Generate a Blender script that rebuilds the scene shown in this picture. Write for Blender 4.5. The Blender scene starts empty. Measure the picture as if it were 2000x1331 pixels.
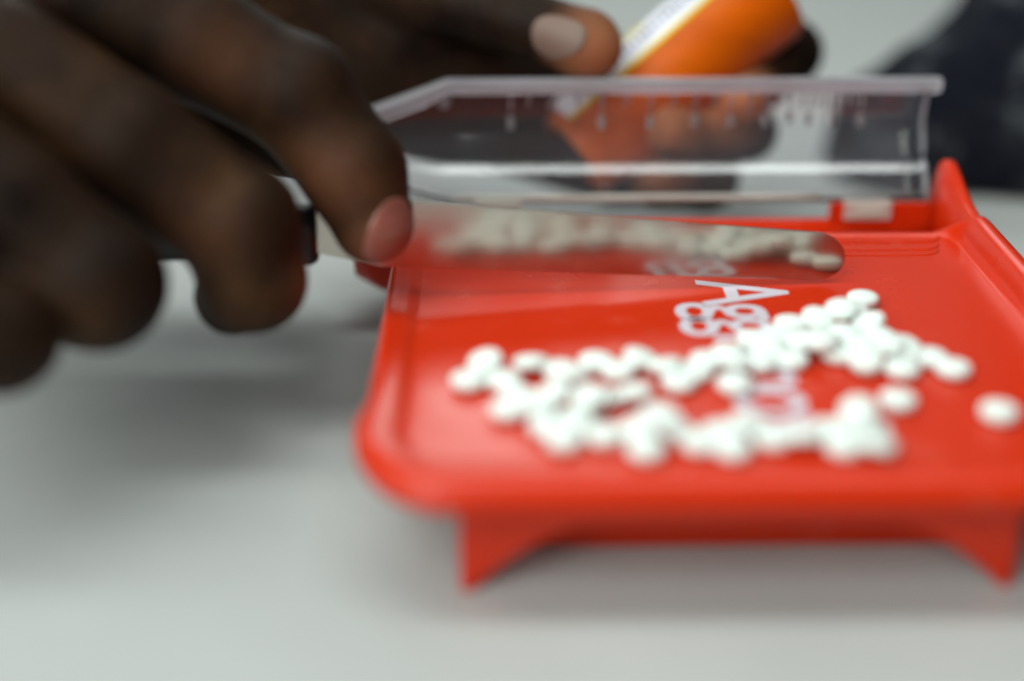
import bpy, bmesh, math, random
import numpy as np
from mathutils import Vector, Matrix
random.seed(4)
S = bpy.context.scene
C = S.collection
U = 0.001 * 0.88            # all coordinates below are in units of 0.88 mm

# ------------------------------------------------------------------ camera, light, exposure
cam_d = bpy.data.cameras.new('camera')
cam = bpy.data.objects.new('camera', cam_d); C.objects.link(cam)
cam_d.lens = 50.0; cam_d.sensor_width = 36.0
cam_d.clip_start = 0.005; cam_d.clip_end = 50
cam.location = (0, 0, 177 * U)
cam.rotation_euler = (math.radians(65.0), 0, math.radians(-0.79))
cam_d.dof.use_dof = True
cam_d.dof.focus_distance = 383 * U
cam_d.dof.aperture_fstop = 50.0 / (24.5 * 0.88)
cam_d.dof.aperture_blades = 9
S.camera = cam

w = bpy.data.worlds.new('World'); S.world = w; w.use_nodes = True
nt = w.node_tree; nt.nodes.clear()
out = nt.nodes.new('ShaderNodeOutputWorld'); bg = nt.nodes.new('ShaderNodeBackground')
tc = nt.nodes.new('ShaderNodeTexCoord'); sp = nt.nodes.new('ShaderNodeSeparateXYZ'); rp = nt.nodes.new('ShaderNodeValToRGB')
dt = nt.nodes.new('ShaderNodeVectorMath'); dt.operation = 'DOT_PRODUCT'; dt.inputs[1].default_value = (-0.42, 0.62, 0.66)
nt.links.new(tc.outputs['Generated'], dt.inputs[0]); nt.links.new(dt.outputs['Value'], rp.inputs[0])
e = rp.color_ramp.elements
e[0].position = 0.0; e[0].color = (0.05, 0.052, 0.06, 1)
e[1].position = 0.9; e[1].color = (0.80, 0.86, 0.84, 1)
m_ = e.new(0.35); m_.color = (0.24, 0.26, 0.27, 1)
nt.links.new(rp.outputs[0], bg.inputs['Color']); bg.inputs['Strength'].default_value = 0.42
nt.links.new(bg.outputs[0], out.inputs[0])

def area(name, loc, target, sx, sy, power, col):
    d = bpy.data.lights.new(name, 'AREA'); d.shape = 'RECTANGLE'; d.size = sx * U; d.size_y = sy * U
    d.energy = power; d.color = col
    o = bpy.data.objects.new(name, d); C.objects.link(o); o.location = Vector(loc) * U
    dv = Vector(target) - Vector(loc)
    o.rotation_euler = (math.atan2(dv.y, -dv.z), math.atan2(-dv.x, math.hypot(dv.y, dv.z)), 0)   # long side kept along X
    return o
area('ceiling_panel', (-330, 290, 1000), (-330, 300, 20), 1500, 230, 6.5, (0.93, 1.0, 0.95))
area('ceiling_panel', (-640, -560, 820), (0, 320, 20), 1000, 900, 14.2, (0.95, 1.0, 0.95))
area('back_sheen_panel', (-250, 1500, 760), (-250, 400, 60), 900, 330, 3.2, (0.93, 1.0, 0.97))  # bright panel added behind the scene to put sheen on the tray floor
S.view_settings.view_transform = 'Standard'; S.view_settings.look = 'None'
S.view_settings.exposure = 0.0; S.view_settings.gamma = 1.0
S.cycles.max_bounces = 12; S.cycles.transparent_max_bounces = 16

# ------------------------------------------------------------------ materials
def mat(name, col, rough=0.5, metal=0.0, spec=0.5, sss=0.0, sss_r=(1, .3, .15), coat=0.0, trans=0.0, ior=1.46):
    m = bpy.data.materials.new(name); m.use_nodes = True
    b = m.node_tree.nodes['Principled BSDF']
    b.inputs['Base Color'].default_value = (*col, 1); b.inputs['Roughness'].default_value = rough
    b.inputs['Metallic'].default_value = metal; b.inputs['Specular IOR Level'].default_value = spec
    b.inputs['Subsurface Weight'].default_value = sss
    b.inputs['Subsurface Radius'].default_value = sss_r
    b.inputs['Subsurface Scale'].default_value = 0.004
    b.inputs['Coat Weight'].default_value = coat; b.inputs['IOR'].default_value = ior
    b.inputs['Transmission Weight'].default_value = trans
    return m
def nodes(m): return m.node_tree, m.node_tree.nodes['Principled BSDF']
def noise(t, scale, detail=4, rough=0.55, vec=None, stretch=None):
    n = t.nodes.new('ShaderNodeTexNoise'); n.inputs['Scale'].default_value = scale
    n.inputs['Detail'].default_value = detail; n.inputs['Roughness'].default_value = rough
    c = t.nodes.new('ShaderNodeTexCoord')
    if stretch:
        mp = t.nodes.new('ShaderNodeMapping'); mp.inputs['Scale'].default_value = stretch
        t.links.new(c.outputs['Object'], mp.inputs[0]); t.links.new(mp.outputs[0], n.inputs['Vector'])
    else: t.links.new(c.outputs['Object'], n.inputs['Vector'])
    return n
def ramp(t, src, stops):
    r = t.nodes.new('ShaderNodeValToRGB'); t.links.new(src, r.inputs[0]); el = r.color_ramp.elements
    el[0].position, el[0].color = stops[0][0], (*stops[0][1], 1)
    el[1].position, el[1].color = stops[-1][0], (*stops[-1][1], 1)
    for p, c in stops[1:-1]:
        x = el.new(p); x.color = (*c, 1)
    return r
def bump(t, b, src, strength, dist):
    n = t.nodes.new('ShaderNodeBump'); n.inputs['Strength'].default_value = strength; n.inputs['Distance'].default_value = dist
    t.links.new(src, n.inputs['Height']); t.links.new(n.outputs[0], b.inputs['Normal']); return n
g3 = lambda v: (v, v, v)

M_table = mat('table_laminate', (0.44, 0.475, 0.465), 0.42)
t, b = nodes(M_table)
n = noise(t, 14, 4); r = ramp(t, n.outputs[0], [(0.3, (0.425, 0.443, 0.438)), (0.7, (0.475, 0.49, 0.485))]); t.links.new(r.outputs[0], b.inputs['Base Color'])
n2 = noise(t, 1500, 3, 0.6, stretch=(1, 1.6, 1)); bump(t, b, n2.outputs[0], 0.5, 0.00012)

M_red = mat('red_plastic', (0.76, 0.038, 0.010), 0.27, spec=0.33, sss=0.12, sss_r=(1, .15, .05))
t, b = nodes(M_red)
n = noise(t, 60, 5); r = ramp(t, n.outputs[0], [(0.35, g3(0.20)), (0.75, g3(0.31))]); t.links.new(r.outputs[0], b.inputs['Roughness'])
n2 = noise(t, 900, 3, 0.6); n3 = noise(t, 90, 4, 0.6, stretch=(1, 9, 1))
ad = t.nodes.new('ShaderNodeMath'); ad.operation = 'ADD'; t.links.new(n2.outputs[0], ad.inputs[0]); t.links.new(n3.outputs[0], ad.inputs[1])
bump(t, b, ad.outputs[0], 0.22, 0.00006)
# scuffs and powder left by tablets
n4 = noise(t, 55, 6, 0.62); r4 = ramp(t, n4.outputs[0], [(0.60, (0.58, 0.026, 0.003)), (0.85, (0.64, 0.10, 0.06))])
t.links.new(r4.outputs[0], b.inputs['Base Color'])

M_print = mat('white_print', (0.60, 0.55, 0.62), 0.4)
M_pill = mat('tablet_white', (0.76, 0.83, 0.79), 0.6, sss=0.25, sss_r=(1, .9, .8))
t, b = nodes(M_pill); n = noise(t, 1400, 4); bump(t, b, n.outputs[0], 0.3, 0.00008)

def clear_mat(name, tint, milk, milk_col, rough=0.06, ior=1.5):
    """Clear plastic sheet: see-through, Fresnel gloss and a little milky scatter."""
    m = bpy.data.materials.new(name); m.use_nodes = True; t = m.node_tree; t.nodes.clear()
    o = t.nodes.new('ShaderNodeOutputMaterial'); tr = t.nodes.new('ShaderNodeBsdfTransparent'); tr.inputs[0].default_value = (*tint, 1)
    df = t.nodes.new('ShaderNodeBsdfDiffuse'); df.inputs[0].default_value = (*milk_col, 1)
    tl = t.nodes.new('ShaderNodeBsdfTranslucent'); tl.inputs[0].default_value = (*milk_col, 1)
    md = t.nodes.new('ShaderNodeMixShader'); md.inputs[0].default_value = 0.5
    t.links.new(df.outputs[0], md.inputs[1]); t.links.new(tl.outputs[0], md.inputs[2])
    m1 = t.nodes.new('ShaderNodeMixShader'); t.links.new(tr.outputs[0], m1.inputs[1]); t.links.new(md.outputs[0], m1.inputs[2])
    n = noise(t, 70, 5, 0.6, stretch=(0.35, 1, 1)); r = ramp(t, n.outputs[0], [(0.3, g3(milk * 0.75)), (0.75, g3(milk * 1.35))]); t.links.new(r.outputs[0], m1.inputs[0])
    gl = t.nodes.new('ShaderNodeBsdfGlossy'); gl.inputs['Roughness'].default_value = rough; gl.inputs[0].default_value = (1, 1, 1, 1)
    fr = t.nodes.new('ShaderNodeFresnel'); fr.inputs[0].default_value = ior
    m2 = t.nodes.new('ShaderNodeMixShader'); t.links.new(fr.outputs[0], m2.inputs[0]); t.links.new(m1.outputs[0], m2.inputs[1]); t.links.new(gl.outputs[0], m2.inputs[2])
    t.links.new(m2.outputs[0], o.inputs[0]); return m
M_clear = clear_mat('clear_plastic', (0.985, 0.98, 0.99), 0.04, (0.80, 0.78, 0.86), 0.09, 1.42)
M_edge = clear_mat('clear_plastic_rim', (0.90, 0.88, 0.92), 0.5, (0.76, 0.74, 0.79), 0.2, 1.4)
M_tick = mat('embossed_mark', (0.8, 0.78, 0.82), 0.3)
M_orange = clear_mat('amber_plastic', (1.0, 0.36, 0.008), 0.68, (1.0, 0.24, 0.0015), 0.4, 1.25)
M_label = mat('label_paper', (0.74, 0.73, 0.80), 0.5)
M_yellow = mat('label_yellow', (0.80, 0.62, 0.02), 0.5)
M_ink = mat('label_ink', (0.10, 0.10, 0.22), 0.5)

M_steel = mat('brushed_steel', (0.50, 0.44, 0.39), 0.1, metal=1.0)
t, b = nodes(M_steel)
n = noise(t, 500, 5, 0.6, stretch=(0.04, 1, 1.6)); bump(t, b, n.outputs[0], 0.2, 0.00003)
n5 = noise(t, 60, 4, 0.6); r5 = ramp(t, n5.outputs[0], [(0.35, g3(0.13)), (0.7, g3(0.18))]); t.links.new(r5.outputs[0], b.inputs['Roughness'])
M_handle = mat('black_handle', (0.010, 0.010, 0.014), 0.35)
M_cloth = mat('charcoal_cloth', (0.022, 0.026, 0.038), 0.95, spec=0.15)
t, b = nodes(M_cloth)
n = noise(t, 38, 6, 0.7); r = ramp(t, n.outputs[0], [(0.42, (0.004, 0.005, 0.010)), (0.52, (0.010, 0.011, 0.015)), (0.64, (0.075, 0.08, 0.09))])
t.links.new(r.outputs[0], b.inputs['Base Color']); n2 = noise(t, 300, 4); bump(t, b, n2.outputs[0], 0.5, 0.0006)

def skin_mat():
    m = mat('skin', (0.05, 0.025, 0.015), 0.55, spec=0.12, sss=0.25, sss_r=(1, .35, .18))
    t, b = nodes(m)
    at = t.nodes.new('ShaderNodeAttribute'); at.attribute_name = 'pad'
    n = noise(t, 40, 5, 0.6)
    r = ramp(t, n.outputs[0], [(0.3, (0.006, 0.003, 0.0022)), (0.55, (0.024, 0.011, 0.0055)), (0.75, (0.062, 0.027, 0.009))])
    mx = t.nodes.new('ShaderNodeMix'); mx.data_type = 'RGBA'
    t.links.new(at.outputs['Fac'], mx.inputs[0]); t.links.new(r.outputs[0], mx.inputs[6]); mx.inputs[7].default_value = (0.50, 0.19, 0.09, 1)
    t.links.new(mx.outputs[2], b.inputs['Base Color'])
    v = t.nodes.new('ShaderNodeTexVoronoi'); v.inputs['Scale'].default_value = 900; c = t.nodes.new('ShaderNodeTexCoord'); t.links.new(c.outputs['Object'], v.inputs['Vector'])
    n2 = noise(t, 220, 4, 0.6); ad = t.nodes.new('ShaderNodeMath'); ad.operation = 'ADD'
    t.links.new(v.outputs['Distance'], ad.inputs[0]); t.links.new(n2.outputs[0], ad.inputs[1])
    bump(t, b, ad.outputs[0], 0.5, 0.0003); return m
M_skin = skin_mat()
M_nail = mat('nail', (0.24, 0.075, 0.055), 0.35, spec=0.4, coat=0.1, sss=0.2)
M_nail2 = mat('nail_dusty', (0.19, 0.12, 0.095), 0.5, spec=0.4, sss=0.2)
t, b = nodes(M_nail2)

# ------------------------------------------------------------------ helpers
def link(name, me, m=None, parent=None, smooth=True):
    o = bpy.data.objects.new(name, me); C.objects.link(o)
    if m: me.materials.append(m)
    if parent: o.parent = parent
    for p in me.polygons: p.use_smooth = smooth
    return o
def mesh(name, vs, fs, m=None, parent=None, smooth=True, origin=None):
    me = bpy.data.meshes.new(name)
    off = Vector(origin) if origin else Vector((0, 0, 0))
    me.from_pydata([tuple((Vector(v) - off) * U) for v in vs], [], fs); me.update()
    bm = bmesh.new(); bm.from_mesh(me); bmesh.ops.recalc_face_normals(bm, faces=bm.faces); bm.to_mesh(me); bm.free()
    o = link(name, me, m, parent, smooth)
    if origin: o.location = off * U
    return o
def empty(name, loc=(0, 0, 0)):
    o = bpy.data.objects.new(name, None); C.objects.link(o); o.location = Vector(loc) * U
    o.empty_display_size = 0.01; return o
def tag(o, label=None, cat=None, group=None, kind=None):
    if label: o['label'] = label
    if cat: o['category'] = cat
    if group: o['group'] = group
    if kind: o['kind'] = kind
    return o
def bevel(o, wd, seg=3, ang=35):
    b = o.modifiers.new('bevel', 'BEVEL'); b.width = wd * U; b.segments = seg; b.limit_method = 'ANGLE'; b.angle_limit = math.radians(ang)
    w = o.modifiers.new('wn', 'WEIGHTED_NORMAL'); w.keep_sharp = True
def loft(rings, closed=True, caps=True):
    vs = [v for r in rings for v in r]; n = len(rings[0]); fs = []
    for i in range(len(rings) - 1):
        for j in range(n if closed else n - 1):
            k = (j + 1) % n; fs.append((i*n+j, i*n+k, (i+1)*n+k, (i+1)*n+j))
    if caps: fs.append(tuple(range(n))[::-1]); fs.append(tuple((len(rings)-1)*n + j for j in range(n)))
    return vs, fs
def box(x0, x1, y0, y1, z0, z1):
    vs = [(x, y, z) for z in (z0, z1) for (x, y) in ((x0, y0), (x1, y0), (x1, y1), (x0, y1))]
    return vs, [(0,3,2,1), (4,5,6,7), (0,1,5,4), (1,2,6,5), (2,3,7,6), (3,0,4,7)]
def join(*parts):
    V, F = [], []
    for v, f in parts:
        o = len(V); V += list(v); F += [tuple(i + o for i in q) for q in f]
    return V, F
def sstep(a, b, x):
    t = min(1, max(0, (x - a) / (b - a))); return t * t * (3 - 2 * t)
def interp(tab, x):
    if x <= tab[0][0]: return tab[0][1]
    for (a, u), (b_, v) in zip(tab, tab[1:]):
        if x <= b_: return u + (v - u) * (x - a) / (b_ - a)
    return tab[-1][1]

# ------------------------------------------------------------------ table
vs, fs = box(-1500, 1500, -500, 2400, -25, 0)
tag(mesh('table', vs, fs, M_table, smooth=False), 'pale grey laminate table top under the red tray', 'table', kind='structure')

# ------------------------------------------------------------------ counting tray
tray = empty('counting_tray', (55, 330, 0))
tag(tray, 'red plastic pill counting tray with hinged clear lid, white tablets spilled over it', 'tray')
def child(o): # parent without moving
    o.location = o.location - tray.location; return o
def tmesh(name, vs, fs, m=M_red, smooth=True, parent=None):
    p = parent or tray
    o = mesh(name, vs, fs, m, None, smooth); o.parent = p
    if p is tray: o.location = -tray.location
    return o
X0, X1, Y0, Y1, FZ, YC = -19., 131., 253., 378., 32., 283.
def ring0():
    pts = []   # (x, y, nx, ny)
    def corner(cx, cy, r, a0):
        for k in range(0, 13):
            a = math.radians(a0 + 90 * k / 12); pts.append((cx + r*math.cos(a), cy + r*math.sin(a), math.cos(a), math.sin(a)))
    rf, rb = 11, 6
    corner(X1 - rf, Y0 + rf, rf, -90)
    for y in np.linspace(Y0 + rf, Y1 - rb, 26)[1:-1]: pts.append((X1, y, 1, 0))
    corner(X1 - rb, Y1 - rb, rb, 0)
    for x in np.linspace(X1 - rb, X0 + rb, 12)[1:-1]: pts.append((x, Y1, 0, 1))
    corner(X0 + rb, Y1 - rb, rb, 90)
    for y in np.linspace(Y1 - rb, Y0 + rf, 26)[1:-1]: pts.append((X0, y, -1, 0))
    corner(X0 + rf, Y0 + rf, rf, 180)
    for x in np.linspace(X0 + rf, X1 - rf, 16)[1:-1]: pts.append((x, Y0, 0, -1))
    return pts
R0 = ring0()
def fz(y): return FZ - max(0, YC - y) / 30 * 0.3
#         left           front          right          back      (offset, dz)
prof = [((0, 0),       (0, 0),        (0, 0),        (0, 0)),
        ((1.0, 0.3),   (1.5, 0.1),    (0.8, 0.5),    (0.6, -0.35)),
        ((2.2, 0.9),   (3, 0.3),      (1.8, 3.2),    (1.2, -0.4)),
        ((3.6, 1.2),   (4.5, 0.35),   (2.8, 6.8),    (1.9, -0.1)),
        ((5.2, 1.4),   (6, 0.1),      (3.7, 8.0),    (2.5, 0.5)),
        ((6.6, 1.8),   (7.4, -0.6),   (4.9, 8.5),    (2.9, 0.7)),
        ((7.8, 1.7),   (8.6, -1.4),   (6.3, 8.4),    (3.3, 0.65)),
        ((8.8, 0.6),   (9.6, -2.8),   (7.4, 7.6),    (3.6, 0.2)),
        ((9.2, -1.5),  (10.2, -4.5),  (7.9, 6.0),    (3.7, -0.8)),
        ((9.3, -4.5),  (10.4, -6.0),  (8.0, 2.0),    (3.7, -2.5)),
        ((8.0, -5.0),  (9.2, -6.4),   (6.5, 1.0),    (3.0, -3.0)),
        ((4.5, -2.6),  (6.5, -4.0),   (4.0, 0.0),    (2.0, -2.4)),
        ((0, -2.4),    (0, -2.6),     (0, -2.4),     (0, -2.4))]
rings = []
for (L, F, R, B) in prof:
    rg = []
    for (x, y, nx, ny) in R0:
        wx, wy = nx * nx, ny * ny
        sx, sy = (R if nx > 0 else L), (B if ny > 0 else F)
        o = wx * sx[0] + wy * sy[0]; dx = sx[1]
        if nx > 0 and sx[1] > 0: dx = sx[1] * (0.25 + 0.75 * sstep(250, 318, y))
        dz = wx * dx + wy * sy[1]
        flare = 2.0 * math.exp(-((y - 268) / 7.0) ** 2) * wx * min(1, o / 8) if nx < 0 else 0   # the lip bulges near its front corner
        rg.append((x + nx * (o + flare), y + ny * o, fz(y) + dz))
    rings.append(rg)
vs, fs = loft(rings, True, False)
n = len(R0)
fs.append(tuple(range((len(prof)-1)*n, len(prof)*n))[::-1])
o = tmesh('basin_rim', vs, fs)
# floor panel in two planes with a crease between them
back = [(x, y, fz(y)) for (x, y, nx, ny) in R0 if y >= YC]
fl = [(x, y, fz(y)) for (x, y, nx, ny) in R0 if y <= YC]
iR = [i for i, p in enumerate(R0)]
bk = [p for p in R0 if p[1] > YC + .01]; ft = [p for p in R0 if p[1] < YC - .01]
order_b = [(X1, YC, FZ)] + [(p[0], p[1], FZ) for p in bk] + [(X0, YC, FZ)]
fl = [p for p in R0[-200:]]
left = [p for p in R0 if p[0] < 56 and p[1] < YC - .01]; right = [p for p in R0 if p[0] >= 56 and p[1] < YC - .01]
i0 = next(i for i, p in enumerate(R0) if p[0] == X0 and p[1] < YC)
order_f = [(X0, YC, FZ)] + [(p[0], p[1], fz(p[1])) for p in R0[i0:]] + [(p[0], p[1], fz(p[1])) for p in R0 if p[0] >= X1 - 11.001 and p[1] < YC - .01 and R0.index(p) < i0] + [(X1, YC, FZ)]
nb = len(order_b)
tmesh('floor_panel', order_b + order_f, [tuple(range(nb)), tuple(range(nb, nb + len(order_f)))], smooth=False)
# two fine moulded ridges along the back, turning at the right corner
for off, nm in ((2.6, 0.5), (8.5, 0.4), (12.5, 0.35)):
    pth = [(x, Y1 - off) for x in np.linspace(X0 + 8, X1 - 8 - off * .3, 30)] + [(X1 - 8 - off * .3 + 5 * math.sin(a), Y1 - off + 5 - 5 * math.cos(a)) for a in np.linspace(0.1, 1.3, 8)]
    rg = []
    for i, (x, y) in enumerate(pth):
        a, b_ = pth[max(0, i-1)], pth[min(len(pth)-1, i+1)]
        d = Vector((b_[0]-a[0], b_[1]-a[1])).normalized(); nn = Vector((-d.y, d.x))
        rg.append([(x + nn.x * s * .55, y + nn.y * s * .55, FZ + h) for s, h in ((-1, -.2), (-.5, nm * .8), (0, nm), (.5, nm * .8), (1, -.2))])
    tmesh('ridge', *loft(rg, True, True))
# leg panels: a thin curtain with an arched cut-out at the front and one at the back
def leg_panel(y, z_top, t_=2.2):
    xs = np.linspace(-7.5, 110.5, 60); fr = []
    for x in xs:
        u = (x + 7.5) / 118.0; e_ = min(u, 1 - u) * 118
        zb = 0.0 if e_ < 2 else 16.0 * (1 - (1 - min(1, (e_ - 2) / 27)) ** 1.9)
        fr.append((x, zb))
    rg = [[(x, y, zb), (x, y + t_, zb), (x, y + t_, z_top), (x, y, z_top)] for x, zb in fr]
    return loft(rg)
o = tmesh('leg_panel', *leg_panel(252.5, 30.8), smooth=False); bevel(o, 0.5, 2)
o = tmesh('inner_rib', *box(-5.5, 108.5, 269, 271, 0.4, 29.6), smooth=False); bevel(o, 0.4, 2)
o = tmesh('leg_panel', *leg_panel(350, 30), smooth=False); bevel(o, 0.5, 2)
# trough along the back, spout to the left
tp = [(381.8, 31.9), (382.2, 22), (385, 13.5), (390, 9.5), (397, 8), (404, 9.5), (409.5, 13.5), (412.2, 20), (413, 25.6)]
ti = [(411.4, 25.6), (410.8, 20.5), (408.3, 15), (403.3, 11.2), (397, 9.8), (391, 11.2), (386.4, 15), (384, 22.5), (383.7, 31.9)]
st = [(-41, .55, 6.5), (-34, .8, 2.5), (-25, 1, 0), (-10, 1, 0), (40, 1, 0), (90, 1, 0), (134, 1, 0)]
rg = []
for x, k, lift in st:
    rg.append([(x, 397 + (y - 397) * (k ** .7), z + lift * max(0, (26 - z) / 18) - (lift * .5 if z > 25.7 else 0)) for y, z in tp + ti])
tmesh('trough', *loft(rg), smooth=True)
tmesh('hinge_ledge', *box(103.5, 134, 411.2, 413.6, 24, 30.6), smooth=False)
# right end wall rising into a rounded fin
zt = [(366, 38), (375, 39.9), (383, 41.2), (390, 43.2), (396, 45.4), (400, 46.7), (403.5, 47.2), (406.5, 46.3), (409, 43.6), (411, 39.6), (412.8, 34.5), (414, 28), (414.8, 22)]
ys = np.linspace(366, 414.8, 50)
rg = []
for y in ys:
    z = interp(zt, y); zb = 8 if y > 385 else 24; wd = 2.3 - 1.0 * sstep(400, 412, y)
    rg.append([(134.0, y, zb), (137.2, y, zb), (137.2 + .2, y, z - 1), (136.9, y, z - .25), (136.2, y, z), (134.6, y, z), (134.0, y, z - .4)])
tmesh('end_wall', *loft(rg))

# printed lettering
cu = bpy.data.curves.new('txt', 'FONT'); cu.body = 'Aggrenox'; cu.size = 34; cu.space_character = 0.86; cu.offset = 0.25
to = bpy.data.objects.new('txt', cu); C.objects.link(to); bpy.context.view_layer.update()
me = bpy.data.meshes.new_from_object(to.evaluated_get(bpy.context.evaluated_depsgraph_get()))
bpy.data.objects.remove(to)
xs = [v.co.x for v in me.vertices]; w_ = max(xs) - min(xs); x0 = min(xs)
for v in me.vertices:
    tx = (v.co.x - x0) / w_ * 88; ty = v.co.y * .98
    yy = 348 - tx
    v.co = Vector((53.5 + ty, yy, fz(yy) + 0.12)) * U
o = link('lettering', me, M_print, tray, False); o.location = -tray.location
o['label'] = 'white printed product word running toward the front of the tray floor'
so = o.modifiers.new('s', 'SOLIDIFY'); so.thickness = 0.06 * U

# ------------------------------------------------------------------ clear lid (a part of the tray, with its own pieces)
LP = [(413.2, 31.0), (415.2, 34), (416.4, 36.0), (417.6, 38.0), (418.2, 38.75), (419.2, 39.6), (420.3, 40.45), (421.5, 41.25), (422.8, 43.3), (425.0, 48.0), (427.3, 53), (426.8, 57), (425.8, 61.5), (424.4, 66.5)]
def lid_sec(x):
    k = sstep(-14, -42, x) if False else (0 if x > -14 else min(1, (-14 - x) / 24.0))
    o_ = []
    for i, (y, z) in enumerate(LP):
        u = (z - 31) / 35.5
        z2 = z + k * (8.0 * (1 - u) - 9.0 * u)
        o_.append((x, y - k * 3.0 * math.sin(math.pi * min(1, u)), z2))
    return o_
LX = [-38, -34, -30, -26, -22, -18, -14.5, -13.5, -10] + list(np.linspace(0, 133, 16))
rg = [lid_sec(x) for x in LX]
vs, fs = loft(rg, False, False)
lid = tmesh('lid', vs, fs, M_clear)
for k, pl in enumerate(lid.data.polygons): pl.use_smooth = (k % (len(LP) - 1)) not in (4, 5, 6)
lid['label'] = 'clear plastic lid standing open at the back of the tray'
so = lid.modifiers.new('s', 'SOLIDIFY'); so.thickness = 1.1 * U; so.offset = 0
# rim band along the top edge
rg = []
for x in [-38, -30, -22, -20.5, -14, -12, 0, 40, 90, 134, 136.5]:
    y, z = lid_sec(x)[-1][1:]
    h = 4.5; dp = 3.0
    if x < -20: h = 5.6
    rg.append([(x, y + .9, z + .4), (x, y - dp, z + .2), (x, y - dp - .3, z - h * .55), (x, y - dp + .6, z - h * .8), (x, y - .9, z - h), (x, y + .9, z - h)])
o = tmesh('lid_rim', *loft(rg), m=M_edge, smooth=False, parent=lid); bevel(o, 0.5, 2)
# edge bead at the right end and along the bottom
def bead(path, r_, nm, m=M_edge):
    rg = []
    for i, p in enumerate(path):
        a, b_ = Vector(path[max(0, i-1)]), Vector(path[min(len(path)-1, i+1)]); d = (b_ - a).normalized()
        s = d.cross(Vector((0, 0, 1)) if abs(d.z) < .8 else Vector((0, 1, 0))).normalized(); q = d.cross(s)
        rg.append([tuple(Vector(p) + s * r_ * math.cos(t_) + q * r_ * math.sin(t_)) for t_ in np.linspace(0, 2*math.pi, 9)[:-1]])
    return tmesh(nm, *loft(rg), m=m, parent=lid)
bead(lid_sec(133.2), 0.85, 'edge_bead')
M_white_edge = clear_mat('milky_plastic_and_glint', (0.9, 0.9, 0.9), 0.75, (0.90, 0.88, 0.80), 0.2, 1.45)
bead([(x, 413.6, 32.3) for x in np.linspace(-12, 101, 8)], 1.1, 'edge_bead', M_white_edge)  # cream bead paints the highlight along the lid's lower edge
# hinge tab
for x in (107.5, -6):
    o = tmesh('hinge_tab', *join(box(x, x + 14.5, 410.0, 414.5, 25.8, 31.6), box(x + 3, x + 12, 409.4, 410.1, 27, 30.4)), m=M_white_edge, smooth=False, parent=lid); bevel(o, 0.6, 2)
# moulded scale marks: long and short strokes, closing up to the right
def lid_pt(x, z):
    y = interp([(b_, a) for a, b_ in LP], z); return (x, y - .75, z)
ticks = []
for px, z0, z1 in [(5.5, 50.5, 61.5), (11, 57.5, 62), (19, 57.5, 62), (26, 58, 62), (33.5, 50.5, 62), (41, 57.5, 62), (48.5, 50.5, 62), (55.5, 57.5, 62), (62.3, 51, 62), (68, 57.5, 62), (73.5, 51, 61.5), (79, 55, 62), (84, 51, 62), (88, 57, 62), (91.5, 52, 62), (94.8, 57, 62), (97.5, 51.5, 62), (100, 57, 62), (102.4, 57, 62), (104.8, 51, 61.5), (107, 57, 62), (109.2, 57, 62), (111.4, 57.2, 62), (113.6, 51, 61)]:
    a, b_ = z0, z1
    zz = np.linspace(a, b_, 5)
    if b_ - a > 8:   # stroke plus a small mark under it
        segs = [(a, a + 4.0, .95), (a + 5.4, b_, .5)]
    else: segs = [(a, b_, .5)]
    for s0, s1, hw in segs:
        rg = []
        for z in np.linspace(s0, s1, 4):
            x, y, z = lid_pt(px, z); rg.append([(x - hw, y, z), (x + hw, y, z), (x + hw * .6, y - .35, z), (x - hw * .6, y - .35, z)])
        ticks.append(loft(rg))
M_tk = clear_mat('moulded_mark', (0.85, 0.83, 0.86), 0.24, (0.88, 0.84, 0.87), 0.3)
for tk in ticks: tmesh('scale_mark', *tk, m=M_tk, parent=lid)
rg = []
for r_, h in ((0.1, .5), (1.8, .5), (2.3, 0)):
    rg.append([(-15 + r_ * math.cos(a), 425.2 - h, 59.5 + r_ * math.sin(a)) for a in np.linspace(0, 2*math.pi, 17)[:-1]])
tmesh('moulded_boss', *loft(rg), m=M_tk, parent=lid)

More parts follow.
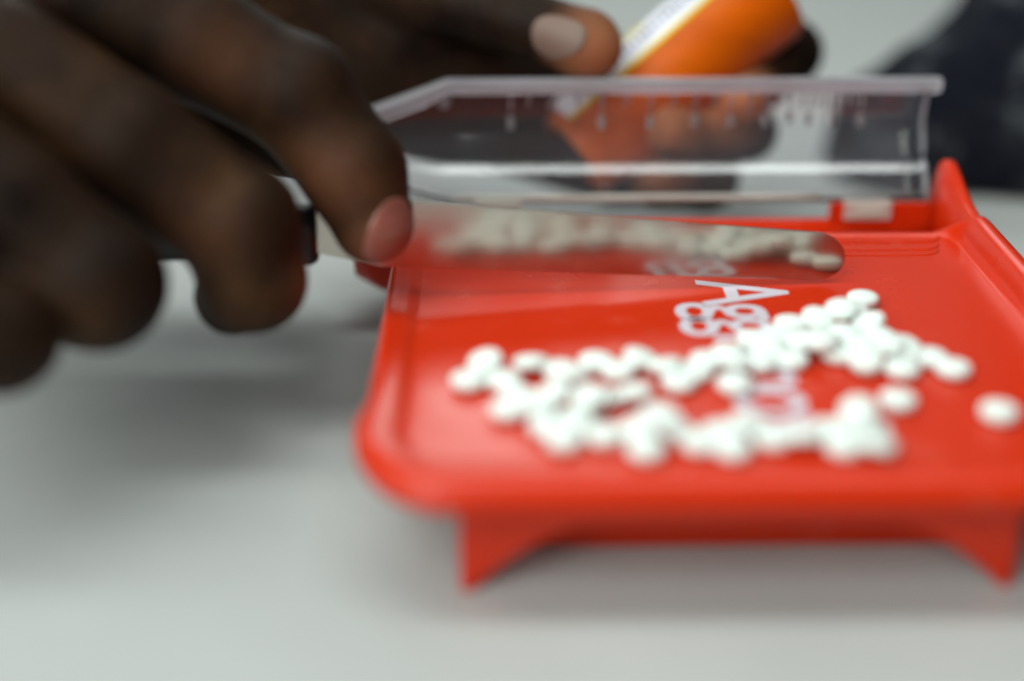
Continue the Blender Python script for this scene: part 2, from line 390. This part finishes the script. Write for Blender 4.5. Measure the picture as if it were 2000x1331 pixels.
# ------------------------------------------------------------------ tablets
PILLS = [(93.7, 330.8, 1), (89.5, 324.4, 1), (85.0, 317.3, 1), (91.3, 312.9, 0), (92.9, 308.5, 0), (94.8, 303.5, 0), (96.9, 298.4, 0), (99.9, 296.5, 0), (104.8, 290.7, 0), (88.2, 275.2, 0), (108.6, 269.6, 0), (72.5, 315.6, 0), (78.8, 316.1, 0), (84.2, 310.1, 0), (78.2, 307.2, 0), (72.3, 303.8, 0), (86.6, 303.6, 0), (80.4, 298.7, 0), (85.2, 292.6, 0), (91.6, 297.1, 1), (93.3, 290.9, 0), (75.9, 298.7, 1), (68.1, 308.8, 0), (61.9, 306.9, 0), (63.9, 298.9, 0), (68.2, 296.1, 0), (60.2, 294.8, 0), (55.8, 293.0, 0), (54.3, 299.0, 0), (49.6, 295.0, 0), (53.7, 283.6, 0), (44.7, 288.9, 0), (42.0, 285.8, 0), (-2.1, 293.2, 0), (-5.8, 286.0, 0), (2.1, 285.8, 0), (8.4, 292.8, 0), (15.1, 290.9, 0), (23.6, 295.0, 0), (34.1, 294.4, 0), (17.7, 284.9, 1), (27.9, 290.7, 0), (39.0, 290.6, 0), (5.0, 277.8, 0), (3.8, 272.5, 0), (8.7, 270.5, 0), (12.7, 275.7, 1), (24.0, 277.0, 0), (30.8, 277.9, 0), (11.8, 264.7, 0), (16.7, 266.9, 0), (20.3, 271.5, 1), (14.0, 259.5, 0), (22.8, 260.7, 0), (29.9, 261.5, 0), (34.8, 262.8, 0), (31.0, 254.9, 0), (38.4, 260.9, 0), (42.3, 258.7, 0), (48.1, 261.2, 0), (53.5, 261.8, 0), (48.7, 255.1, 0), (58.3, 260.2, 0), (63.2, 258.8, 0), (70.0, 260.9, 0), (72.2, 256.5, 0), (77.9, 268.1, 0), (78.9, 262.2, 0), (75.2, 259.1, 1), (78.0, 254.2, 0)]
RP, HP = 4.25, 2.8
def pill_mesh():
    pr = [(0, HP/2 + .35), (1.4, HP/2 + .30), (2.6, HP/2 + .12), (3.35, HP/2 - .12), (3.8, HP/2 - .4), (4.0, HP/2 - .7), (4.0, -HP/2 + .7), (3.8, -HP/2 + .4), (3.35, -HP/2 + .12), (2.6, -HP/2 - .12), (1.4, -HP/2 - .30), (0, -HP/2 - .35)]
    N = 28; vs = [(0, 0, pr[0][1])]; fs = []
    for r_, z in pr[1:-1]: vs += [(r_ * math.cos(2*math.pi*k/N), r_ * math.sin(2*math.pi*k/N), z) for k in range(N)]
    vs.append((0, 0, pr[-1][1])); m_ = len(pr) - 2
    for k in range(N):
        k2 = (k + 1) % N; fs.append((0, 1 + k, 1 + k2)); fs.append((len(vs) - 1, 1 + (m_-1)*N + k2, 1 + (m_-1)*N + k))
        for i in range(m_ - 1): fs.append((1+i*N+k, 1+(i+1)*N+k, 1+(i+1)*N+k2, 1+i*N+k2))
    me = bpy.data.meshes.new('tablet'); me.from_pydata([tuple(Vector(v) * U) for v in vs], [], fs); me.update(); me.materials.append(M_pill)
    for p in me.polygons: p.use_smooth = True
    return me
PM = pill_mesh()
P = np.array([[a, b_] for a, b_, l in PILLS]); T = P.copy(); lev = [l for a, b_, l in PILLS]
for it in range(80):
    for i in range(len(P)):
        for j in range(i):
            if lev[i] != lev[j]: continue
            d = P[i] - P[j]; L = np.hypot(*d) + 1e-6
            if L < 6.9:
                s = (6.9 - L) / 2 * .8; P[i] += d / L * s; P[j] -= d / L * s
    for i in range(len(P)): P[i] += (T[i] - P[i]) * .2
    if it in (15, 30, 45):
        off_ = [(np.hypot(*(P[i] - T[i])), i) for i in range(len(P)) if lev[i] == 0]; off_.sort(reverse=True)
        for o_, i in off_[:5]:
            if o_ > 2.2: lev[i] = 1; P[i] = T[i].copy()
ORD = ['first', 'second', 'third', 'fourth', 'fifth', 'sixth', 'seventh', 'eighth', 'ninth', 'tenth', 'eleventh', 'twelfth', 'thirteenth', 'fourteenth', 'fifteenth', 'sixteenth']
LAB = {10: 'white round tablet lying alone at the far right edge of the red tray',
       9: 'single white round tablet lying alone in front of the right-hand heap',
       8: 'white round tablet at the right end of the back row, just beyond the heap',
       0: 'topmost white tablet at the very back of the pile, nearest the steel blade'}
rest = sorted((i for i in range(len(P)) if i not in LAB), key=lambda i: P[i][1])
rows = [[]]
for i in rest:      # rows running across the tray, counted from its front lip
    if rows[-1] and P[i][1] - P[rows[-1][0]][1] > 4.6: rows.append([])
    rows[-1].append(i)
for r_, row in enumerate(rows):
    row.sort(key=lambda i: P[i][0])
    for c_, i in enumerate(row):
        rn = 'frontmost row by the tray lip' if r_ == 0 else ORD[r_] + ' row back from the tray lip'
        LAB[i] = ('raised' if lev[i] else 'flat') + ' white tablet, ' + ORD[c_] + ' from the left in the ' + rn
for i, (p, l) in enumerate(zip(P, lev)):
    o = bpy.data.objects.new('tablet', PM); C.objects.link(o)
    z = fz(p[1]) + HP / 2 + .38; ti_ = (0, 0)
    near = [q for q, l2 in zip(P, lev) if l2 == 0 and 0.1 < np.hypot(*(q - p)) < 8.2]
    if not l and near:      # leans on its neighbour
        d = min(near, key=lambda q: np.hypot(*(q - p))) - p; L = np.hypot(*d)
        if (i * 7) % 3 == 0: a = .30; ti_ = (a * d[1] / L, -a * d[0] / L); z += 1.15
    if l:
        # rests on the tablets under it
        z += HP + .5; ti_ = (random.uniform(-.12, .12), random.uniform(-.12, .12))
        under = [q for q, l2 in zip(P, lev) if l2 == 0 and np.hypot(*(q - p)) < 7.5]
        if not under: z -= HP + .5; ti_ = (0, 0)
        elif len(under) == 1:
            d = under[0] - p; L = np.hypot(*d) + 1e-6
            if L > 3: a = 0.42; ti_ = (a * d[1] / L, -a * d[0] / L); z -= 1.2
    o.location = Vector((p[0], p[1], z)) * U; o.rotation_euler = (ti_[0], ti_[1], random.uniform(0, 6.28))
    tag(o, LAB[i], 'tablet', 'white tablets on the red tray')

# ------------------------------------------------------------------ spatula
spat = empty('spatula', (20, 348, 40))
tag(spat, 'steel spatula with black handle held edge-down on the red tray, mirroring the tablets', 'spatula')
def zrange(x): # bottom, top of the blade
    zb = 35.6 + (92 - x) * 0.004 ; zt_ = 45.6 + (92 - x) * 0.080
    return 32.5 + (92 - x) * 0.069, min(45.2 + (92 - x) * 0.1125, 58.2)
N = 60; rg = []
xs = list(np.linspace(-52, 84, 30)) + [84 + 8.2 * math.sin(a) for a in np.linspace(0, math.pi/2, 14)[1:]]
for x in xs:
    zb, zt_ = zrange(x); c_ = (zb + zt_) / 2; h = (zt_ - zb) / 2
    if x > 84: h *= math.sqrt(max(0.0004, 1 - ((x - 84) / 8.25) ** 2))
    if x < -30: h *= interp([(-52, .45), (-30, 1)], x)
    yc = 341.5 + (x - 20) * 0.07
    def q(z, s): return (x, yc + s * .35 - (z - c_) * LEAN + BOW * (max(0, z - c_) / 8.0) ** 2, z)
    LEAN, BOW = -0.074, -0.06
    zz = np.linspace(c_ - h, c_ + h, 7)
    rg.append([q(z, -1) for z in zz] + [q(z, 1) for z in zz[::-1]])
def smesh(name, vs, fs, m, smooth=True):
    o = mesh(name, vs, fs, m, None, smooth); o.parent = spat; o.location = -spat.location; return o
o = smesh('blade', *loft(rg), M_steel, False); bevel(o, 0.12, 2, 50)
rg = []
for x, hh, ww in ((-44.5, 6.6, 4.2), (-46, 7.6, 4.8), (-60, 7.4, 5), (-90, 7.2, 5), (-125, 8.2, 6), (-150, 8, 6), (-156, 5, 4)):
    zc = 49.8 + (-48 - x) * 0.06
    rg.append([(x, 336.7 + (x + 48) * .07 + ww * (abs(math.cos(a)) ** .6) * (1 if math.cos(a) > 0 else -1), zc + hh * (abs(math.sin(a)) ** .6) * (1 if math.sin(a) > 0 else -1)) for a in np.linspace(0, 2*math.pi, 21)[:-1]])
o = smesh('handle', *loft(rg), M_handle)

# ------------------------------------------------------------------ amber pill bottle
A, B = Vector((27.0, 446.8, 35.0)), Vector((90.6, 470.2, 84.6))
B = A + (B - A) * 1.0
axis = (B - A).normalized(); LEN = (B - A).length
bot = empty('pill_bottle', tuple(B)); tag(bot, 'translucent amber pill bottle with a white label, gripped behind the clear lid', 'bottle')
toc = Vector((0, 0, 177)) - (A + B) / 2; e1 = (toc - axis * toc.dot(axis)).normalized(); e2 = axis.cross(e1)   # e1 faces the viewer side
if e2.z > 0: pass
def bring(r_, l_, n=48): return [tuple(A + axis * l_ + e1 * r_ * math.cos(2*math.pi*k/n) + e2 * r_ * math.sin(2*math.pi*k/n)) for k in range(n)]
def bmesh_(name, vs, fs, m, smooth=True, parent=None):
    o = mesh(name, vs, fs, m, None, smooth); o.parent = parent or bot
    if not parent: o.location = -bot.location
    return o
pr = [(15, 0), (15, 6), (16, 7), (18, 10), (18, LEN - 2.2), (17.4, LEN - .7), (16, LEN), (5, LEN - .6), (5, LEN - 1.6), (15.6, LEN - 1.6), (16.6, LEN - 3), (16.7, 11), (15.2, 8), (13.8, 6), (13.8, 0)]
vs, fs = loft([bring(a, b_) for a, b_ in pr] + [bring(15, 0)], True, False)
o = bmesh_('bottle_body', vs, fs, M_orange)
def patch(a0, a1, l0, l1, r_, name, m, parent=None):
    rg = []
    for a in np.linspace(a0, a1, 24):
        d = e1 * math.cos(a) + e2 * math.sin(a)
        rg.append([tuple(A + axis * l_ + d * rr) for l_, rr in ((l0, r_), (l1, r_), (l1, r_ + .12), (l0, r_ + .12))])
    return bmesh_(name, *loft(rg), m, parent=parent)
# which side is up-left?  e2 direction on the picture
sgn = 1 if e2.x < 0 else -1
lb = patch(sgn * 0.62, sgn * 3.0, 4, LEN - 6, 18.06, 'label_sheet', M_label)
patch(sgn * 0.555, sgn * 0.635, 4, LEN - 6, 18.09, 'label_border', M_yellow)
patch(sgn * 1.25, sgn * 1.45, 34, 44, 18.2, 'label_border', M_yellow)
rnd = random.Random(3); l_ = 18.0
while l_ < LEN - 9:
    wd = rnd.uniform(.7, 2.0)
    patch(sgn * (.88 + rnd.uniform(0, .03)), sgn * (1.04 + rnd.uniform(0, .03)), l_, l_ + wd, 18.2, 'print_mark', M_ink); l_ += wd + rnd.uniform(.5, 1.1)

# ------------------------------------------------------------------ hands (signed-distance bodies turned into one continuous surface)
def surfnet(F, org, h):
    inside = F < 0
    nx, ny, nz = F.shape
    cnt = np.zeros((nx-1, ny-1, nz-1), np.float32); acc = np.zeros((nx-1, ny-1, nz-1, 3), np.float32)
    for ax in range(3):
        sl0 = [slice(None)]*3; sl1 = [slice(None)]*3; sl0[ax] = slice(0, -1); sl1[ax] = slice(1, None)
        a, b_ = F[tuple(sl0)], F[tuple(sl1)]; cr = (a < 0) != (b_ < 0)
        t = np.where(cr, a / np.where(cr, a - b_, 1), 0)
        o1, o2 = [q for q in range(3) if q != ax]
        for d1 in (0, 1):
            for d2 in (0, 1):
                s = [slice(None)]*3; s[ax] = slice(None)
                s[o1] = slice(d1, F.shape[o1] - 1 + d1); s[o2] = slice(d2, F.shape[o2] - 1 + d2)
                c_ = cr[tuple(s)]; cnt += c_
                acc[..., ax] += c_ * t[tuple(s)]; acc[..., o1] += c_ * d1; acc[..., o2] += c_ * d2
    act = cnt > 0; idx = -np.ones(cnt.shape, np.int64); idx[act] = np.arange(act.sum())
    ijk = np.argwhere(act); V = (ijk + acc[act] / cnt[act][:, None]) * h + org
    Fs = []
    for ax in range(3):
        sl0 = [slice(1, -1)]*3; sl1 = [slice(1, -1)]*3; sl0[ax] = slice(0, -1); sl1[ax] = slice(1, None)
        a, b_ = inside[tuple(sl0)], inside[tuple(sl1)]; o1, o2 = [(1, 2), (2, 0), (0, 1)][ax]
        g = np.argwhere(a != b_); fl_ = a[a != b_]
        base = g.copy()
        for q in range(3):
            if q != ax: base[:, q] += 1
        def at(d1, d2):
            c_ = base.copy(); c_[:, o1] -= d1; c_[:, o2] -= d2; return idx[c_[:, 0], c_[:, 1], c_[:, 2]]
        quad = np.stack([at(1, 1), at(0, 1), at(0, 0), at(1, 0)], 1)
        quad[~fl_] = quad[~fl_][:, ::-1]; Fs.append(quad)
    return V, np.concatenate(Fs)
def seg(Px, a, b_, ra, rb):
    a = np.array(a, np.float32); b_ = np.array(b_, np.float32); ab = b_ - a
    t = np.clip(((Px - a) @ ab) / (ab @ ab), 0, 1)
    return np.linalg.norm(Px - (a + t[..., None] * ab), axis=-1) - (ra + (rb - ra) * t)
def smin(a, b_, k):
    h = np.clip(.5 + .5 * (b_ - a) / k, 0, 1); return b_ * (1 - h) + a * h - k * h * (1 - h)
def hand_sdf(Px, chains, palm):
    d = None
    for (a, b_, ra, rb) in palm:
        s = seg(Px, a, b_, ra, rb); d = s if d is None else smin(d, s, 14)
    for ch, bumps in chains:
        f = None
        for p, q in zip(ch, ch[1:]):
            s = seg(Px, p[:3], q[:3], p[3], q[3]); f = s if f is None else smin(f, s, 2.5)
        for bp in bumps:
            s = np.linalg.norm(Px - np.array(bp[:3], np.float32), axis=-1) - bp[3]; f = smin(f, s, 5)
        d = smin(d, f, 2.2)
    return d
def build_hand(name, chains, palm, pads, h, parent, lo, hi, sub=1):
    lo = np.array(lo, np.float32); n_ = np.ceil((np.array(hi) - lo) / h).astype(int)
    ax = [lo[i] + h * np.arange(n_[i], dtype=np.float32) for i in range(3)]
    F = np.empty(tuple(n_), np.float32)
    Y, Z = np.meshgrid(ax[1], ax[2], indexing='ij')
    for i0 in range(0, n_[0], 16):
        X = ax[0][i0:i0+16]
        Pp = np.empty((len(X), n_[1], n_[2], 3), np.float32); Pp[..., 0] = X[:, None, None]; Pp[..., 1] = Y; Pp[..., 2] = Z
        F[i0:i0+16] = hand_sdf(Pp, chains, palm)
    F[0] = np.maximum(F[0], .5); F[:, :, -1] = np.maximum(F[:, :, -1], .5); F[:, -1] = np.maximum(F[:, -1], .5); F[:, 0] = np.maximum(F[:, 0], .5)
    V, Q = surfnet(F, lo, h)
    me = bpy.data.meshes.new(name); me.from_pydata((V * U).tolist(), [], Q.tolist()); me.update()
    at = me.attributes.new('pad', 'FLOAT', 'POINT'); w = np.zeros(len(V))
    for (x, y, z, r_, s_) in pads:
        w = np.maximum(w, s_ * np.clip(1.25 - np.linalg.norm(V - np.array([x, y, z]), axis=1) / r_, 0, 1) ** 1.2)
    at.data.foreach_set('value', w.astype(np.float32))
    o = link(name, me, M_skin, parent); sm = o.modifiers.new('sm', 'SMOOTH'); sm.factor = .5; sm.iterations = 3
    return o
def nail(name, c, nrm, ax_, w_, l_, chains, palm, m, parent, thick=.5):
    """curved plate laid on the finger: march from outside to the skin"""
    nrm = np.array(nrm, float); nrm /= np.linalg.norm(nrm); ax_ = np.array(ax_, float); ax_ -= nrm * (ax_ @ nrm); ax_ /= np.linalg.norm(ax_)
    sd = np.cross(nrm, ax_); vs = []; NU, NV = 14, 16; c = np.array(c, float)
    G = []
    for i in range(NU + 1):
        for j in range(NV + 1):
            u, v = i / NU * 2 - 1, j / NV * 2 - 1
            # square to superellipse
            ww = math.sqrt(max(0, 1 - .5 * v * v)); hh = math.sqrt(max(0, 1 - .42 * u * u))
            G.append(c + sd * u * ww * w_ / 2 + ax_ * v * hh * l_ / 2 + nrm * 14)
    G = np.array(G, np.float32); nf = nrm.astype(np.float32)
    for _ in range(40):
        d = hand_sdf(G, chains, palm); G = G - nf * np.clip(d, -2, 4)[:, None] * .7
    # gentle flattening
    top = G + nf * .12; bot_ = G - nf * .8
    vs = [tuple(map(float, q)) for q in np.vstack([top, bot_])]; n_ = (NU+1)*(NV+1); fs = []
    for i in range(NU):
        for j in range(NV):
            a = i*(NV+1)+j; b_ = a + NV + 1; fs.append((a, b_, b_+1, a+1)); fs.append((n_+a, n_+a+1, n_+b_+1, n_+b_))
    edge = [(0, j) for j in range(NV)] + [(i, NV) for i in range(NU)] + [(NU, NV-j) for j in range(NV)] + [(NU-i, 0) for i in range(NU)]
    ids = [i*(NV+1)+j for i, j in edge]
    for a, b_ in zip(ids, ids[1:] + ids[:1]): fs.append((a, b_, n_+b_, n_+a))
    return mesh(name, vs, fs, m, parent)

person = empty('person', (-150, 400, 0))
tag(person, "person's two dark-skinned hands, one holding a steel spatula, the other an amber pill bottle", 'person')
index = [(-97.4, 345.0, 109.4, 15), (-71.6, 344.4, 97.1, 14.8), (-48.0, 342.3, 83.5, 13.6), (-34.5, 336.5, 66.6, 13.0), (-29.8, 331.8, 54.5, 10.2)]
middle = [(-110.8, 318.6, 99.8, 14), (-83.7, 315.3, 80.0, 14.8), (-60.2, 315.0, 61.0, 13.9), (-57.4, 313.1, 47.4, 12.7), (-63.5, 319.0, 40.4, 9.5)]
ring = [(-123.4, 292.6, 90.9, 14), (-105.1, 291.2, 74.2, 14.6), (-86.8, 289.1, 56.4, 14.4), (-93.3, 298.9, 48.6, 11.5)]
pinky = [(-129.7, 268.2, 73.8, 12.5), (-115.4, 267.8, 61.6, 12.8), (-103.1, 270.2, 52.9, 12.2), (-108.5, 278.2, 46.2, 10)]
thumb = [(-117.2, 379.6, 93.2, 13), (-74.6, 379.9, 70.0, 13.5), (-57, 381, 62.5, 11.5), (-49.4, 380, 60.0, 9), (-36.4, 359.5, 47.5, 7.5)]
palmA = [((-178.7, 352.8, 123.8), (-134.0, 338.4, 106.0), 26, 22), ((-134, 338.4, 106), (-113.2, 352.5, 106.4), 22, 16), ((-150, 326.5, 92.8), (-128.6, 308.5, 90.3), 24, 15), ((-160, 310, 85), (-140, 285, 75), 20, 14), ((-160, 350, 100), (-118, 378, 94), 20, 13), ((-150, 350, 84), (-108, 346, 74), 18, 10)]
chA = [(index, [(-46.5, 341, 86, 12)]), (middle, [(-58, 312, 62.5, 11.5)]), (ring, [(-86, 287, 58, 12.4)]), (pinky, []), (thumb, [])]
hA = build_hand('hand', chA, palmA, [(-26, 323, 48, 14, .32), (-40, 324, 67, 15, .15), (-66, 301, 62, 14, .07), (-45, 312, 46, 10, .25), (-64, 330, 96, 14, .08)], 1.15, person, (-178, 245, 25), (-14, 405, 150))
hA['label'] = 'hand with curled fingers pinching the steel spatula blade'
hA.location = -person.location
B_index = [(-2.1, 472.2, 58.5, 13), (60.7, 489.3, 46.9, 11.5), (101.5, 481.3, 60.6, 11.0), (80.5, 447.6, 53.4, 8.0)]
B_mid = [(-2.2, 467.6, 43.9, 13), (51.0, 474.5, 30.1, 11.5), (85.5, 460.8, 38.7, 9.5), (55.1, 439.3, 46.7, 7.6)]
B_ring = [(-2.3, 465.9, 38.5, 13), (41.9, 469.0, 22.7, 11.5), (71.7, 455.2, 24.2, 10.5), (52.9, 441.4, 27.5, 8.5)]
B_thumb = [(-52.6, 470.4, 92.4, 17), (-16.2, 453.3, 85.8, 12.5), (-0.3, 444.7, 82.5, 10.8), (27.0, 434.3, 75.4, 10.3)]
palmB = [((-94.8, 486.3, 104.9), (-30.8, 474.3, 68.1), 34, 24), ((-30.8, 474, 68), (2.4, 472.8, 52.9), 24, 18), ((-90, 480, 110), (-52, 472, 92), 26, 17), ((-60, 478, 70), (-14, 474, 52), 22, 18), ((-14, 474, 52), (12, 474, 44), 18, 14), ((-56, 468, 52), (-14, 466, 44), 18, 16)]
chB = [(B_index, []), (B_mid, []), (B_ring, []), (B_thumb, [(30, 433, 74.0, 9.8)])]
hB = build_hand('hand', chB, palmB, [(33, 429, 73, 17, .75), (78, 441, 52, 17, 1.0), (54, 434, 46, 20, .9), (55, 436, 26, 12, .3)], 1.2, person, (-130, 415, 8), (118, 525, 140))
hB['label'] = 'hand gripping the amber bottle with thumb in front and fingers curled round'
hB.location = -person.location
nail('nail', (-26.0, 326.5, 54.5), (.50, -.86, .05), (-.50, 0, -.86), 12.5, 17.5, chA, palmA, M_nail, hA)
nail('nail', (20.0, 427.5, 78.6), (-.05, -.80, .60), (.90, -.15, -.30), 11.5, 17, chB, palmB, M_nail2, hB)

# ------------------------------------------------------------------ dark cloth lying behind, with an added light-blocking mass at right
def jac(Px, _c, palm):
    d = None
    for (a, b_, ra, rb) in palm:
        s = seg(Px, a, b_, ra, rb); d = s if d is None else smin(d, s, 25)
    return d
def cloth_body(name, caps, lo, n_, hh, parent=None, floor=1.5):
    lo = np.array(lo, np.float32); ax = [lo[i] + hh * np.arange(n_[i], dtype=np.float32) for i in range(3)]
    G = np.stack(np.meshgrid(*ax, indexing='ij'), -1); F = jac(G, None, caps)
    F += 2.5 * np.sin(G[..., 0] * .11 + G[..., 2] * .07) * np.sin(G[..., 2] * .13 - G[..., 1] * .05)
    F = np.maximum(F, floor - G[..., 2])
    for s in (0, -1):
        F[s] = np.maximum(F[s], 1); F[:, s] = np.maximum(F[:, s], 1); F[:, :, s] = np.maximum(F[:, :, s], 1)
    V, Q = surfnet(F, lo, hh)
    me = bpy.data.meshes.new(name); me.from_pydata((V * U).tolist(), [], Q.tolist()); me.update()
    o = link(name, me, M_cloth, parent); sm = o.modifiers.new('sm', 'SMOOTH'); sm.iterations = 4
    return o
jp = [((165, 535, 10), (260, 528, 8), 34, 38), ((206, 550, 25), (358, 640, 150), 42, 60), ((260, 545, 30), (380, 560, 40), 44, 50), ((280, 600, 80), (380, 620, 160), 66, 80), ((300,640,150),(400,720,300),62,90), ((400, 560, 120), (420, 330, 150), 100, 110), ((420,330,150),(440,380,330),110,110), ((370, 230, 120), (380, 480, 330), 90, 110)]  # final capsules: unseen mass added at right to block light from the tray
o = cloth_body('jacket_with_blocker', jp, (110, 100, 0), (110, 180, 115), 4.0)
tag(o, 'dark charcoal cloth, out of focus, resting on the table behind the red tray, with an unseen light-blocking mass added at right', 'clothing')
for nm, caps in (('sleeve', [((-196, 366, 132), (-370, 480, 245), 38, 62), ((-370, 480, 245), (-430, 520, 420), 62, 75)]),
                 ('sleeve', [((-112, 500, 112), (-330, 640, 230), 36, 58), ((-330, 640, 230), (-440, 660, 420), 58, 75)])):
    o = cloth_body(nm, caps, (-540, 300, 10), (84, 84, 90), 5.5, person); o.location = -person.location
